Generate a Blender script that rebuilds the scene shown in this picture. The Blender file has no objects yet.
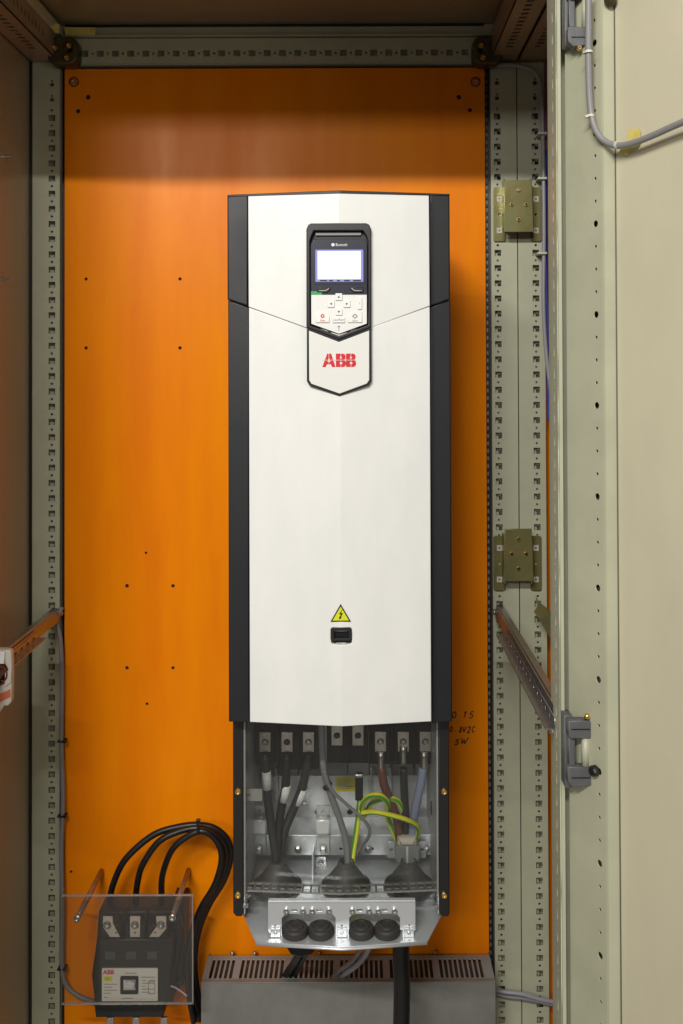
import bpy, bmesh, math, random
from mathutils import Vector, Matrix
random.seed(4)
PI = math.pi
sc = bpy.context.scene
COL = sc.collection

# ------------------------------------------------------------------ camera
F = 956.0; DC = 1.58; PX0, PY0 = 358.0, 358.3
PITCH = math.radians(0.7); ROLL = math.radians(-0.2)
R = Matrix.Rotation(PI/2 + PITCH, 3, 'X') @ Matrix.Rotation(ROLL, 3, 'Z')
CAM = Vector((0, -DC, 0))
def ray(px, py): return R @ Vector(((px-PX0)/F, -(py-PY0)/F, -1))
def P(px, py, Y):
    r = ray(px, py); return CAM + r*((Y+DC)/r.y)
def PP(px, py, pt, n):
    r = ray(px, py); return CAM + r*((pt-CAM).dot(n)/r.dot(n))
def S(Y): return (Y+DC)/F
camd = bpy.data.cameras.new('camera'); cam = bpy.data.objects.new('camera', camd); COL.objects.link(cam)
cam.matrix_world = Matrix.Translation(CAM) @ R.to_4x4()
camd.sensor_fit = 'AUTO'; camd.sensor_width = 36; camd.lens = 36*F/1024
camd.shift_x = (341.5-PX0)/1024; camd.shift_y = (PY0-512)/1024
camd.clip_start = .01; camd.clip_end = 100
sc.camera = cam

# ------------------------------------------------------------------ materials
def mat(name, col, rough=.5, metal=0., bump=0., bscale=900., mottle=0., mscale=6., col2=None, spec=.5, coat=0., stretch=None, rvar=0.):
    m = bpy.data.materials.new(name); m.use_nodes = True
    nt = m.node_tree; b = nt.nodes['Principled BSDF']
    b.inputs['Base Color'].default_value = (*col, 1); b.inputs['Roughness'].default_value = rough
    b.inputs['Metallic'].default_value = metal; b.inputs['Specular IOR Level'].default_value = spec
    b.inputs['Coat Weight'].default_value = coat; b.inputs['Coat Roughness'].default_value = .25
    tc = nt.nodes.new('ShaderNodeTexCoord'); src = tc.outputs['Object']
    if stretch:
        mp = nt.nodes.new('ShaderNodeMapping'); mp.inputs['Scale'].default_value = stretch
        nt.links.new(src, mp.inputs[0]); src = mp.outputs[0]
    if mottle or rvar:
        n = nt.nodes.new('ShaderNodeTexNoise'); n.inputs['Scale'].default_value = mscale; n.inputs['Detail'].default_value = 6
        n.inputs['Roughness'].default_value = .6
        nt.links.new(src, n.inputs['Vector'])
        r = nt.nodes.new('ShaderNodeMapRange'); r.inputs[1].default_value = .35; r.inputs[2].default_value = .65
        nt.links.new(n.outputs['Fac'], r.inputs[0])
        if mottle:
            mx = nt.nodes.new('ShaderNodeMix'); mx.data_type = 'RGBA'
            c2 = col2 or tuple(c*(1-mottle) for c in col)
            mx.inputs[6].default_value = (*col, 1); mx.inputs[7].default_value = (*c2, 1)
            nt.links.new(r.outputs[0], mx.inputs[0]); nt.links.new(mx.outputs[2], b.inputs['Base Color'])
        if rvar:
            r2 = nt.nodes.new('ShaderNodeMapRange'); r2.inputs[3].default_value = rough-rvar; r2.inputs[4].default_value = rough+rvar
            nt.links.new(r.outputs[0], r2.inputs[0]); nt.links.new(r2.outputs[0], b.inputs['Roughness'])
    if bump:
        n = nt.nodes.new('ShaderNodeTexNoise'); n.inputs['Scale'].default_value = bscale; n.inputs['Detail'].default_value = 2
        nt.links.new(tc.outputs['Object'], n.inputs['Vector'])
        bp = nt.nodes.new('ShaderNodeBump'); bp.inputs['Strength'].default_value = bump; bp.inputs['Distance'].default_value = .0004
        nt.links.new(n.outputs['Fac'], bp.inputs['Height']); nt.links.new(bp.outputs[0], b.inputs['Normal'])
    return m
M = {}
M['orange'] = mat('orange_powder_coat', (.93,.27,.001), .31, bump=.25, bscale=500, mottle=.1, col2=(.84,.205,.001), mscale=4, spec=.13, rvar=.05, stretch=(3,1,.5))
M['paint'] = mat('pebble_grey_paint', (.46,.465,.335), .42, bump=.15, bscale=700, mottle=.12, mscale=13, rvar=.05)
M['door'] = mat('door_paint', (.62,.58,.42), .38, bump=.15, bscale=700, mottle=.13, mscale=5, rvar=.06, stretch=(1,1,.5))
M['sidebounce'] = mat('side_panel_bounce_paint', (.38,.31,.19), .34, metal=.3, bump=.1, mottle=.06, mscale=5, rvar=.06, stretch=(1,1,.3))  # brown base holds the orange plate's bounce on side panel and roof
M['darkin'] = mat('dark_hollow', (.02,.02,.018), .8)
M['white'] = mat('drive_white_plastic', (.83,.835,.81), .4, bump=.2, bscale=1200, mottle=.06, mscale=11, rvar=.06, col2=(.765,.775,.76), stretch=(1.5,1,.6))
M['whitepl'] = mat('logo_plate_white', (.78,.78,.75), .3)
M['char'] = mat('charcoal_plastic', (.014,.0155,.019), .45, bump=.35, bscale=1400, mottle=.25, mscale=12, rvar=.06)
M['black'] = mat('black_plastic', (.008,.008,.009), .35)
M['blackmetal'] = mat('black_painted_steel', (.012,.012,.012), .4, bump=.2)
M['kpdark'] = mat('keypad_dark', (.03,.033,.05), .25)
M['kpwhite'] = mat('keypad_white', (.80,.80,.78), .35)
M['btn'] = mat('keypad_button', (.84,.84,.82), .4)
M['red'] = mat('logo_red', (.62,.01,.02), .4)
M['seam'] = mat('door_seam', (.12,.11,.07), .6)
M['ink'] = mat('marker_ink', (.015,.012,.01), .6)
M['greyink'] = mat('grey_print', (.25,.25,.25), .6)
M['yellowlab'] = mat('yellow_label', (.62,.55,.02), .45)
M['warn'] = mat('warning_yellow', (.70,.72,.02), .45)
M['galv'] = mat('galvanised_steel', (.64,.65,.66), .36, metal=.45, bump=.12, bscale=300, mottle=.10, mscale=35, rvar=.04)
M['galvbright'] = mat('bright_zinc', (.70,.73,.76), .3, metal=.6, mottle=.06, mscale=30, rvar=.03)
M['galvrail'] = mat('rail_steel', (.44,.43,.42), .32, metal=.9, mottle=.2, mscale=20, rvar=.08)
M['olive'] = mat('yellow_chromate_steel', (.33,.29,.12), .3, metal=.55, mottle=.45, mscale=22, col2=(.17,.17,.07), rvar=.1)
M['olivebr'] = mat('chromate_corner', (.10,.08,.035), .4, metal=.4, mottle=.4, mscale=40)
M['brass'] = mat('brass_bolt', (.75,.52,.2), .28, metal=1)
M['steel'] = mat('steel_screw', (.55,.55,.53), .3, metal=1)
M['lug'] = mat('tinned_lug', (.62,.58,.53), .3, metal=.9, mottle=.2, mscale=120)
M['blockdark'] = mat('terminal_block_plastic', (.005,.005,.005), .5, spec=.25)
M['cabblack'] = mat('black_rubber_cable', (.009,.009,.009), .38, bump=.2)
M['cabgrey'] = mat('dark_grey_cable', (.022,.022,.022), .45)
M['cabmid'] = mat('grey_cable', (.20,.20,.21), .45)
M['cablight'] = mat('light_grey_cable', (.30,.30,.33), .42)
M['cabdoor'] = mat('door_cable_grey', (.24,.235,.24), .45)
M['brown'] = mat('brown_cable', (.14,.045,.03), .4)
M['bluegrey'] = mat('blue_grey_cable', (.26,.29,.42), .4)
M['blue'] = mat('blue_wire', (.03,.05,.35), .4)
M['violet'] = mat('violet_wire', (.25,.05,.2), .4)
M['sleeve'] = mat('printed_sleeve', (.85,.85,.83), .6, mottle=.4, mscale=900)
M['rubber'] = mat('dark_rubber', (.03,.027,.025), .6, bump=.2)
M['boot'] = mat('rubber_boot', (.085,.08,.075), .55)
M['tape'] = mat('masking_tape', (.72,.60,.16), .6, mottle=.2, mscale=80)
M['whitetape'] = mat('cream_tape', (.66,.60,.50), .6)
M['tie'] = mat('ivory_tie', (.6,.6,.5), .4)
M['hinge'] = mat('hinge_grey_diecast', (.13,.133,.14), .48, metal=.25, bump=.6, bscale=700, mottle=.2, mscale=60)
M['vent'] = mat('vent_grey_paint', (.25,.25,.235), .38, metal=.2, mottle=.22, mscale=14, rvar=.08)
M['ventin'] = mat('vent_inside', (.05,.05,.045), .6)
M['breaker'] = mat('breaker_grey', (.02,.02,.02), .45, mottle=.3, mscale=40)
M['breaker2'] = mat('breaker_grey_light', (.07,.07,.07), .45)
M['devwhite'] = mat('device_white', (.52,.48,.42), .4)
M['devbrown'] = mat('device_brown', (.10,.03,.015), .3)
M['devred'] = mat('device_red_print', (.5,.12,.05), .5)
M['ceram'] = mat('clamp_grey', (.24,.25,.25), .5)
M['copper'] = mat('standoff_rod', (.42,.34,.3), .35, metal=.7)
M['railbounce'] = mat('bounce_tinted_rail', (.44,.34,.23), .38, metal=.5, mottle=.15, mscale=12)  # brown tint puts the orange plate's reflection into the rail colour
M['venttop'] = mat('vent_top_paint', (.27,.29,.29), .42)
M['alu'] = mat('aluminium_clamp', (.78,.79,.80), .35, metal=.25)
M['facewhite'] = mat('face_plate_white', (.78,.76,.70), .4)
M['floor'] = mat('floor_grey', (.30,.29,.27), .7)
def earth():
    m = bpy.data.materials.new('yellow_green_earth'); m.use_nodes = True; nt = m.node_tree; b = nt.nodes['Principled BSDF']
    b.inputs['Roughness'].default_value = .4
    uv = nt.nodes.new('ShaderNodeUVMap'); sp = nt.nodes.new('ShaderNodeSeparateXYZ'); nt.links.new(uv.outputs[0], sp.inputs[0])
    s = nt.nodes.new('ShaderNodeMath'); s.operation = 'PINGPONG'; s.inputs[1].default_value = .25; nt.links.new(sp.outputs[1], s.inputs[0])
    g = nt.nodes.new('ShaderNodeMath'); g.operation = 'GREATER_THAN'; g.inputs[1].default_value = .085; nt.links.new(s.outputs[0], g.inputs[0])
    mx = nt.nodes.new('ShaderNodeMix'); mx.data_type = 'RGBA'; mx.inputs[6].default_value = (.07,.34,.03,1); mx.inputs[7].default_value = (.85,.80,.02,1)
    nt.links.new(g.outputs[0], mx.inputs[0]); nt.links.new(mx.outputs[2], b.inputs['Base Color']); return m
M['earth'] = earth()
def clear(name, tint, fac, rough=.12):
    m = bpy.data.materials.new(name); m.use_nodes = True; nt = m.node_tree; nt.nodes.clear()
    o = nt.nodes.new('ShaderNodeOutputMaterial'); t = nt.nodes.new('ShaderNodeBsdfTransparent'); t.inputs[0].default_value = (*tint, 1)
    g = nt.nodes.new('ShaderNodeBsdfGlossy'); g.inputs[0].default_value = (.75,.75,.75,1); g.inputs['Roughness'].default_value = rough
    d = nt.nodes.new('ShaderNodeBsdfDiffuse'); d.inputs[0].default_value = (.6,.58,.55,1)
    lw = nt.nodes.new('ShaderNodeFresnel'); lw.inputs[0].default_value = 1.5
    m1 = nt.nodes.new('ShaderNodeMixShader'); m2 = nt.nodes.new('ShaderNodeMixShader')
    nt.links.new(lw.outputs[0], m1.inputs[0]); nt.links.new(t.outputs[0], m1.inputs[1]); nt.links.new(g.outputs[0], m1.inputs[2])
    m2.inputs[0].default_value = fac
    nt.links.new(m1.outputs[0], m2.inputs[1]); nt.links.new(d.outputs[0], m2.inputs[2]); nt.links.new(m2.outputs[0], o.inputs[0])
    return m
M['clear'] = clear('clear_polycarbonate', (.965,.97,.96), .004, .05)
M['clearedge'] = clear('clear_edge', (.93,.93,.92), .3, .2)
M['shield'] = clear('clear_shield', (.94,.935,.92), .012, .05)
def emit(name, col, st):
    m = bpy.data.materials.new(name); m.use_nodes = True; b = m.node_tree.nodes['Principled BSDF']
    b.inputs['Base Color'].default_value = (.02,.02,.02,1); b.inputs['Emission Color'].default_value = (*col, 1); b.inputs['Emission Strength'].default_value = st
    return m
M['screen'] = emit('lit_screen', (.88,.92,1), 1.35)
M['halo'] = emit('screen_glow_halo', (.36,.36,.95), .75)  # blue glow around the screen, put into an emissive rim
M['led'] = emit('green_led', (.02,.5,.12), .7)

# ------------------------------------------------------------------ objects
WO = {}          # world origins
def mk(name, me, material, parent=None, smooth=False, origin=None):
    """link mesh (world-space verts) as one object with origin at its centre"""
    mats = material if isinstance(material, (list, tuple)) else [material]
    me.materials.clear()
    for m in mats: me.materials.append(m)
    if smooth:
        for p in me.polygons: p.use_smooth = True
    vs = me.vertices
    if origin is None:
        lo = Vector([min(v.co[i] for v in vs) for i in range(3)]); hi = Vector([max(v.co[i] for v in vs) for i in range(3)])
        origin = (lo+hi)/2
    me.transform(Matrix.Translation(-origin))
    o = bpy.data.objects.new(name, me); COL.objects.link(o)
    if parent is not None:
        o.parent = parent; o.location = origin - WO[parent.name]
    else: o.location = origin
    WO[o.name] = Vector(origin)
    return o
def thing(name, label, cat, loc, group=None):
    o = bpy.data.objects.new(name, None); COL.objects.link(o); o.location = loc; o.empty_display_size = .05
    o['label'] = label; o['category'] = cat
    if group: o['group'] = group
    WO[o.name] = Vector(loc); return o
def tag(o, label, cat, group=None):
    o['label'] = label; o['category'] = cat
    if group: o['group'] = group
    return o
def dup(src, loc_world, parent):
    c = src.copy(); COL.objects.link(c); c.parent = parent
    c.location = loc_world - (WO[parent.name] if parent else Vector((0,0,0))); WO[c.name] = Vector(loc_world); return c

# ------------------------------------------------------------------ mesh builders
def rrect(x0, y0, x1, y1, r=0, n=5):
    if r <= 0: return [(x0,y0),(x1,y0),(x1,y1),(x0,y1)]
    out = []
    for cx, cy, a0 in ((x1-r,y1-r,0),(x0+r,y1-r,90),(x0+r,y0+r,180),(x1-r,y0+r,270)):
        for i in range(n+1):
            a = math.radians(a0+90*i/n); out.append((cx+r*math.cos(a), cy+r*math.sin(a)))
    return out
def circ(x, y, r, n=12, ry=None): return [(x+r*math.cos(2*PI*i/n), y+(ry or r)*math.sin(2*PI*i/n)) for i in range(n)]
def flat(outers, holes=(), thick=.002, bevel=0.):
    """sheet in local uv with real holes, w from 0 (front) to -thick ; returns mesh in (u,v,w)"""
    cu = bpy.data.curves.new('c', 'CURVE'); cu.dimensions = '2D'; cu.fill_mode = 'BOTH'
    cu.extrude = max(thick/2 - bevel, 1e-5); cu.bevel_depth = bevel; cu.bevel_resolution = 1; cu.offset = -bevel
    for poly in list(outers)+list(holes):
        s = cu.splines.new('POLY'); s.points.add(len(poly)-1)
        for p, q in zip(s.points, poly): p.co = (q[0], q[1], 0, 1)
        s.use_cyclic_u = True
    o = bpy.data.objects.new('c', cu); COL.objects.link(o)
    dg = bpy.context.evaluated_depsgraph_get()
    me = bpy.data.meshes.new_from_object(o.evaluated_get(dg)); bpy.data.objects.remove(o); bpy.data.curves.remove(cu)
    for v in me.vertices: v.co.z -= thick/2
    return me
def xf(me, f):
    for v in me.vertices: v.co = f(v.co.x, v.co.y, v.co.z)
    me.update()
    return me
def fixn(me):
    bm = bmesh.new(); bm.from_mesh(me); bmesh.ops.remove_doubles(bm, verts=bm.verts, dist=1e-6)
    bmesh.ops.recalc_face_normals(bm, faces=bm.faces); bm.to_mesh(me); bm.free(); return me
def bbc(polys):
    xs = [p[0] for q in polys for p in q]; ys = [p[1] for q in polys for p in q]
    return (min(xs)+max(xs))/2, (min(ys)+max(ys))/2
def sheetpx(outers, holes, Y, thick, bevel=0., bend=0., ridge=341.):
    """outline in picture px measured at depth Y, front face at Y, facing -Y"""
    if outers and not isinstance(outers[0][0], (tuple, list)): outers = [outers]
    cx, cy = bbc(outers); C = P(cx, cy, Y); s = S(Y)
    loc = lambda q: [((p[0]-cx)*s, -(p[1]-cy)*s) for p in q]
    me = flat([loc(q) for q in outers], [loc(q) for q in holes], thick, bevel)
    if bend:
        bm = bmesh.new(); bm.from_mesh(me); g = bm.verts[:]+bm.edges[:]+bm.faces[:]
        rx = (ridge-cx)*s
        bmesh.ops.bisect_plane(bm, geom=g, plane_co=(rx,0,0), plane_no=(1,0,0)); bm.to_mesh(me); bm.free()
        return fixn(xf(me, lambda u, v, w: Vector((C.x+u, Y - w - BENDW + bend*abs(u-rx), C.z+v))))
    return fixn(xf(me, lambda u, v, w: Vector((C.x+u, Y - w, C.z+v))))
BENDW = .0135
def boxw(x0, x1, y0, y1, z0, z1, bevel=0., seg=2):
    bm = bmesh.new(); bmesh.ops.create_cube(bm, size=1)
    for v in bm.verts: v.co = Vector((x0+(v.co.x+.5)*(x1-x0), y0+(v.co.y+.5)*(y1-y0), z0+(v.co.z+.5)*(z1-z0)))
    if bevel: bmesh.ops.bevel(bm, geom=bm.edges[:], offset=bevel, segments=seg, profile=.5, affect='EDGES')
    me = bpy.data.meshes.new('b'); bm.to_mesh(me); bm.free(); return me
def boxpx(x0, y0, x1, y1, Y, Yb, bevel=0., seg=2):
    c = P((x0+x1)/2, (y0+y1)/2, Y); s = S(Y); hx = (x1-x0)/2*s; hz = (y1-y0)/2*s
    return boxw(c.x-hx, c.x+hx, Y, Yb, c.z-hz, c.z+hz, bevel, seg)
def join(*ms):
    bm = bmesh.new()
    for m in ms: bm.from_mesh(m)
    me = bpy.data.meshes.new('j'); bm.to_mesh(me); bm.free(); return me
def lathe(prof, C, axis=(0,-1,0), n=20, phase=0.):
    """prof list of (r,h) along axis"""
    ax = Vector(axis).normalized(); a = ax.orthogonal().normalized(); b = ax.cross(a)
    if abs(ax.y) > .99: a, b = Vector((1,0,0)), Vector((0,0,1))
    vs, fs = [], []
    for r, h in prof:
        for i in range(n):
            t = 2*PI*i/n+phase; vs.append(C + ax*h + a*(r*math.cos(t)) + b*(r*math.sin(t)))
    for k in range(len(prof)-1):
        for i in range(n):
            j = (i+1) % n; fs.append((k*n+i, k*n+j, (k+1)*n+j, (k+1)*n+i))
    me = bpy.data.meshes.new('l'); me.from_pydata(vs, [], fs)
    return fixn(me)
def bolt(C, r, h=None, axis=(0,-1,0), hexa=False):
    h = h or r*.7
    if hexa:
        return join(lathe([(0,h*.9),(r*.75,h*.9),(r,h*.75),(r,0)], C, axis, 6), lathe([(r*1.3,0),(r*1.3,h*.18),(0,h*.18)], C, axis, 20))
    return lathe([(0,h*.35),(r*.38,h*.35),(r*.45,h),(r*.75,h),(r*.97,h*.7),(r,0)], C, axis, 18)
def tube(pts, rad, n=12, sub=8, cap=True, closed=False):
    pts = [Vector(p) for p in pts]
    ps = []
    if len(pts) > 2:
        q = [pts[0]*2-pts[1]]+pts+[pts[-1]*2-pts[-2]]
        for i in range(1, len(q)-2):
            p0, p1, p2, p3 = q[i-1:i+3]
            for k in range(sub):
                t = k/sub
                ps.append(.5*((2*p1)+(p2-p0)*t+(2*p0-5*p1+4*p2-p3)*t*t+(3*p1-p0-3*p2+p3)*t**3))
        ps.append(pts[-1])
    else: ps = pts
    T = [(ps[min(i+1,len(ps)-1)]-ps[max(i-1,0)]).normalized() for i in range(len(ps))]
    nrm = T[0].orthogonal().normalized()
    bm = bmesh.new(); uvl = bm.loops.layers.uv.new('UVMap'); rings = []; L = 0; ls = []
    for i, p in enumerate(ps):
        if i: nrm = (nrm - T[i]*nrm.dot(T[i])).normalized(); L += (p-ps[i-1]).length
        ls.append(L); bn = T[i].cross(nrm)
        rings.append([bm.verts.new(p + (nrm*math.cos(2*PI*k/n)+bn*math.sin(2*PI*k/n))*rad) for k in range(n)])
    for i in range(len(rings)-1):
        for k in range(n):
            f = bm.faces.new((rings[i][k], rings[i][(k+1)%n], rings[i+1][(k+1)%n], rings[i+1][k])); f.smooth = True
            for lp, (a, b) in zip(f.loops, ((ls[i],k/n),(ls[i],(k+1)/n),(ls[i+1],(k+1)/n),(ls[i+1],k/n))): lp[uvl].uv = (a*10, b)
    if cap: bm.faces.new(rings[0][::-1]); bm.faces.new(rings[-1])
    me = bpy.data.meshes.new('t'); bm.to_mesh(me); bm.free(); return me
def tpx(pts, wpx, **k):
    """pts (px,py,Y) ; width in px at first point depth"""
    return tube([P(*p) for p in pts], wpx/2*S(sum(p[2] for p in pts)/len(pts)), **k)
def text(s, h, thick=.0002, shear=0., weight=0., align='CENTER'):
    cu = bpy.data.curves.new('t', 'FONT'); cu.body = s; cu.size = h*1.37; cu.align_x = align; cu.align_y = 'CENTER'
    cu.extrude = thick/2; cu.offset = weight; cu.shear = shear
    o = bpy.data.objects.new('t', cu); COL.objects.link(o)
    dg = bpy.context.evaluated_depsgraph_get(); me = bpy.data.meshes.new_from_object(o.evaluated_get(dg))
    bpy.data.objects.remove(o); bpy.data.curves.remove(cu); return me
def textpx(s, cx, cy, hpx, Y, weight=0., shear=0., align='CENTER', wx=1.):
    C = P(cx, cy, Y); me = text(s, hpx*S(Y), shear=shear, weight=weight, align=align)
    return xf(me, lambda u, v, w: Vector((C.x+u*wx, Y-w, C.z+v)))
def zprism(poly, z0, z1):
    n = len(poly); vs = [Vector((x,y,z0)) for x,y in poly]+[Vector((x,y,z1)) for x,y in poly]
    fs = [tuple(range(n))[::-1], tuple(range(n,2*n))]+[(i,(i+1)%n,n+(i+1)%n,n+i) for i in range(n)]
    me = bpy.data.meshes.new('z'); me.from_pydata(vs, [], fs); return fixn(me)

ZT, ZB = .565, -1.25      # top and bottom of what is built of the cabinet
X = lambda px, Y=0., py=540: P(px, py, Y).x
Z = lambda py, Y=0., px=358: P(px, py, Y).z

# ================================================================== FLOOR
fl = mk('floor', boxw(-3, 3, -5, 1.2, -1.47, -1.45), M['floor']); fl['kind'] = 'structure'

# ================================================================== CABINET
cab = thing('electrical_cabinet', 'open pebble grey steel cabinet with orange mounting plate and perforated posts', 'cabinet', (-.13, 0, ZB))

# mounting plate with drilled holes
hs = [(88,97,2.4),(78,111,2.2),(459,97,2.4),(470,110,2.2),(86,279,1.6),(180,279,1.6),(86,348,1.7),(180,348,1.7),(146,553,1.3),(127,586,1.9),
      (173,586,1.8),(127,668,1.8),(173,668,1.7),(147,704,1.5),(71,872,1.4)]
px0, px1, py0, py1 = X(64.5), X(487,0), Z(1110), Z(68)
holes = []
for hx, hy, hr in hs:
    c = P(hx, hy, 0); holes.append(circ(c.x, c.z, hr*S(0), 10))
me = flat([rrect(px0, py0, px1, py1, .002)], holes, .003, .0004)
plate = mk('mounting_plate', fixn(xf(me, lambda u, v, w: Vector((u, -w, v)))), M['orange'], cab)
me = bpy.data.meshes.new('x')
mk('plate_hole_shade', boxw(px0+.004, px1-.004, .0042, .008, py0+.004, py1-.004), M['darkin'], plate)  # near-black sheet behind the drilled holes, stands in for their shade
for x, y in ((74,82),(475.5,82)):
    b0 = mk('bolt', join(bolt(P(x,y,0), .0045, .004), ), M['steel'], plate); mk('washer', lathe([(.0082,0),(.0082,.0012),(.0066,.0012),(.0066,0)], P(x,y,0)), M['blackmetal'], plate)
G = {'O':[[(.5,1),(.15,.8),(.05,.4),(.3,0),(.7,.1),(.85,.6),(.6,.95),(.4,1)]],'1':[[(.3,.7),(.6,1),(.4,0)]],'5':[[(.9,1),(.35,.95),(.25,.55),(.65,.6),(.75,.25),(.4,0),(.1,.1)]],
 '.':[[(.4,.08),(.5,.0)]],'8':[[(.7,.85),(.35,.95),(.3,.65),(.7,.4),(.5,.02),(.15,.2),(.4,.5),(.8,.8)]],'V':[[(.1,.9),(.35,0),(.9,1)]],'2':[[(.15,.75),(.5,1),(.75,.75),(.1,.05),(.8,.1)]],
 'C':[[(.85,.85),(.45,.95),(.15,.5),(.35,.05),(.9,.15)]],'W':[[(.05,.95),(.2,0),(.5,.7),(.65,0),(1.1,1)]],'0':[[(.5,1),(.15,.7),(.15,.2),(.5,0),(.8,.4),(.6,.95)]]}
def scrawl(t, x, y, w_, h_, tilt=0.):
    out = []
    for i, ch in enumerate(t):
        for st in G.get(ch, []):
            jx, jy, js = random.uniform(-.4,.4), random.uniform(-.7,.7), random.uniform(.85,1.12)
            pts = [P(x+i*w_+jx+(a+.22*b)*w_*.85*js, y+jy-b*h_*js+i*tilt, -.0004) for a, b in st]
            out.append(tube(pts, .0008, n=6, sub=4))
    return out
mk('handwriting', join(*(scrawl('O 15', 452, 718.3, 5.4, 6.2, -.2)+scrawl('0.8V2C', 449.5, 731.8, 4.3, 5.8, .2)+scrawl('5W', 454, 744.6, 6.5, 5.6, -.3))), M['ink'], plate)

# perforated posts, 25 mm pitch
pitch = .02512
def strip(u0, u1, v0, v1, first, p, holes, thick=.0016, vert=True, blank=False):
    """perforated strip built pitch by pitch: holes(k) gives the outlines about each pitch centre"""
    bm = bmesh.new(); cache = {}
    k0 = int(math.floor((v0-first)/p+.5)); k1 = int(math.ceil((v1-first)/p-.5))
    for k in range(k0, k1+1):
        a = max(v0, first+(k-.5)*p); b = min(v1, first+(k+.5)*p)
        if b-a < 1e-5: continue
        full = b-a > p*.999
        hs = holes(k) if full else []
        key = repr(hs)+('F' if full else repr((a, b)))
        if key not in cache:
            c = first+k*p
            cache[key] = flat([rrect(u0, a-c, u1, b-c)], hs, thick)
        m = cache[key].copy(); m.transform(Matrix.Translation((0, first+k*p, 0))); bm.from_mesh(m)
    me = bpy.data.meshes.new('s'); bmesh.ops.remove_doubles(bm, verts=bm.verts, dist=1e-6)
    bm.to_mesh(me); bm.free(); return me
def perf_strip(u0, u1, v0, v1, cu, first, small_top=3, sq=.0054, thick=.0016, skip=()):
    """returns flat mesh with square + round holes; first = v of first square hole centre"""
    rc = lambda x, y, a, b: [(x-a,y-b),(x+a,y-b),(x+a,y+b),(x-a,y+b)]
    def hf(k):
        if k > 0: return [circ(cu, 0, .0036, 8), circ(cu, -pitch*.48, .0018, 8)] if k <= small_top else []
        return [rc(cu, 0, sq, sq*.93), circ(cu, -pitch*.47, .0014, 8)]
    def hg(k):
        if k > 0: return [circ(cu, 0, .0036, 8), circ(cu, pitch*.25, .0019, 8)] if k <= small_top else []
        return [rc(cu, -pitch*.2, sq, sq*.93), circ(cu, pitch*.3, .0021, 8)]
    return strip(u0, u1, v0, v1, first+pitch*.2, pitch, hg, thick)
def post(name, x0, x1, xc, Y, ftop, z1, small=3):
    me = perf_strip(x0, x1, ZB, z1, xc, ftop, small)
    me = fixn(xf(me, lambda u, v, w: Vector((u, Y-w, v))))
    o = mk(name, me, M['paint'], cab)
    # folded side flanges and inner web
    mk('post_web', join(boxw(x0, x0+.0016, Y+.0018, Y+.055, ZB, z1), boxw(x1-.0016, x1, Y+.0018, Y+.055, ZB, z1),
        boxw(x0+.002, xc+.001, Y+.011, Y+.0125, ZB, z1), boxw(xc+.001, x1-.002, Y+.024, Y+.0255, ZB, z1)), M['paint'], o)
    return o
post('post', X(33), X(60.3), X(52.5), -.004, Z(117.5), Z(62))
post('post', X(492.5), X(518.3), X(499), -.004, Z(117.5), Z(64))
post('post', X(519.4), X(546), X(537), -.004, Z(117.5), Z(64))
# dark punched flange beside the mounting plate (both sides)
def flange(x0, x1, nm):
    me = strip(x0, x1, ZB, Z(64), Z(80), pitch*.5, lambda k: [rrect((x0+x1)/2-.0016, -.004, (x0+x1)/2+.0016, .004)], .0015)
    return mk(nm, fixn(xf(me, lambda u, v, w: Vector((u, .012-w, v)))), M['blackmetal'], cab)
flange(X(59.5), X(66), 'post_flange'); flange(X(486), X(493), 'post_flange')
mk('flange_backing', join(boxw(X(59), X(67), .016, .018, ZB, Z(62)), boxw(X(485), X(494), .016, .018, ZB, Z(62))), M['vent'], cab)

# rear top rail
def hperf(x0, x1, z0, z1, zc, xs, Y, nm):
    p = pitch
    me = strip(z0, z1, x0, x1, xs-p*.2, p, lambda k: [[(zc-.005,p*.2-.0056),(zc+.005,p*.2-.0056),(zc+.005,p*.2+.0056),(zc-.005,p*.2+.0056)], circ(zc, -p*.3, .0021, 8)])
    xf(me, lambda u, v, w: Vector((v, u, w)))
    o = mk(nm, fixn(xf(me, lambda u, v, w: Vector((u, Y-w, v)))), M['paint'], cab)
    mk('rail_web', join(boxw(x0, x1, Y+.012, Y+.0135, z0, z1), boxw(x0, x1, Y+.002, Y+.04, z0-.0016, z0)), M['paint'], o)
hperf(X(60), X(492), Z(64), Z(39), Z(54), X(86), -.006, 'top_rail')
mk('top_rail_lip', join(boxw(X(50), X(500), -.012, .03, Z(38), Z(36.5), .0005), boxw(X(50), X(500), -.002, .03, Z(36.3), Z(25))), M['paint'], cab)
# neighbouring plate seen past the right post, rear wall
mk('rear_panel', boxw(-.56, .75, .07, .072, ZB, ZT+.03), M['paint'], cab)
mk('neighbour_plate', boxw(X(546), .55, .030, .033, ZB, Z(250)), M['orange'], cab)
mk('neighbour_front_panel', boxw(.266, .80, -.488, -.486, ZB, ZT), M['paint'], cab)
mk('neighbour_side_panel', boxw(.80, .803, -.5, .07, ZB, ZT), M['paint'], cab)

# side panel, roof
sx = X(33)-.004
mk('side_panel', boxw(sx-.0015, sx, -.535, .07, ZB, ZT+.01), M['sidebounce'], cab)
for y in (157, 279):
    c = PP(3, y, Vector((sx,0,0)), Vector((1,0,0)))
    mk('stud', lathe([(.0035,0),(.0035,.003),(.0018,.003),(.0018,.013),(0,.013)], c, (1,0,0)), M['steel'], cab)
mk('roof_panel', boxw(-.56, .80, -.535, .07, Z(24.5), Z(24.5)+.002), M['sidebounce'], cab)
mk('gasket', join(boxw(X(66), X(486), -.004, .0, Z(27), Z(24.7)), boxw(X(33)-.0035, X(33)-.0005, -.008, .0, ZB, Z(62))), M['black'], cab)

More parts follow.
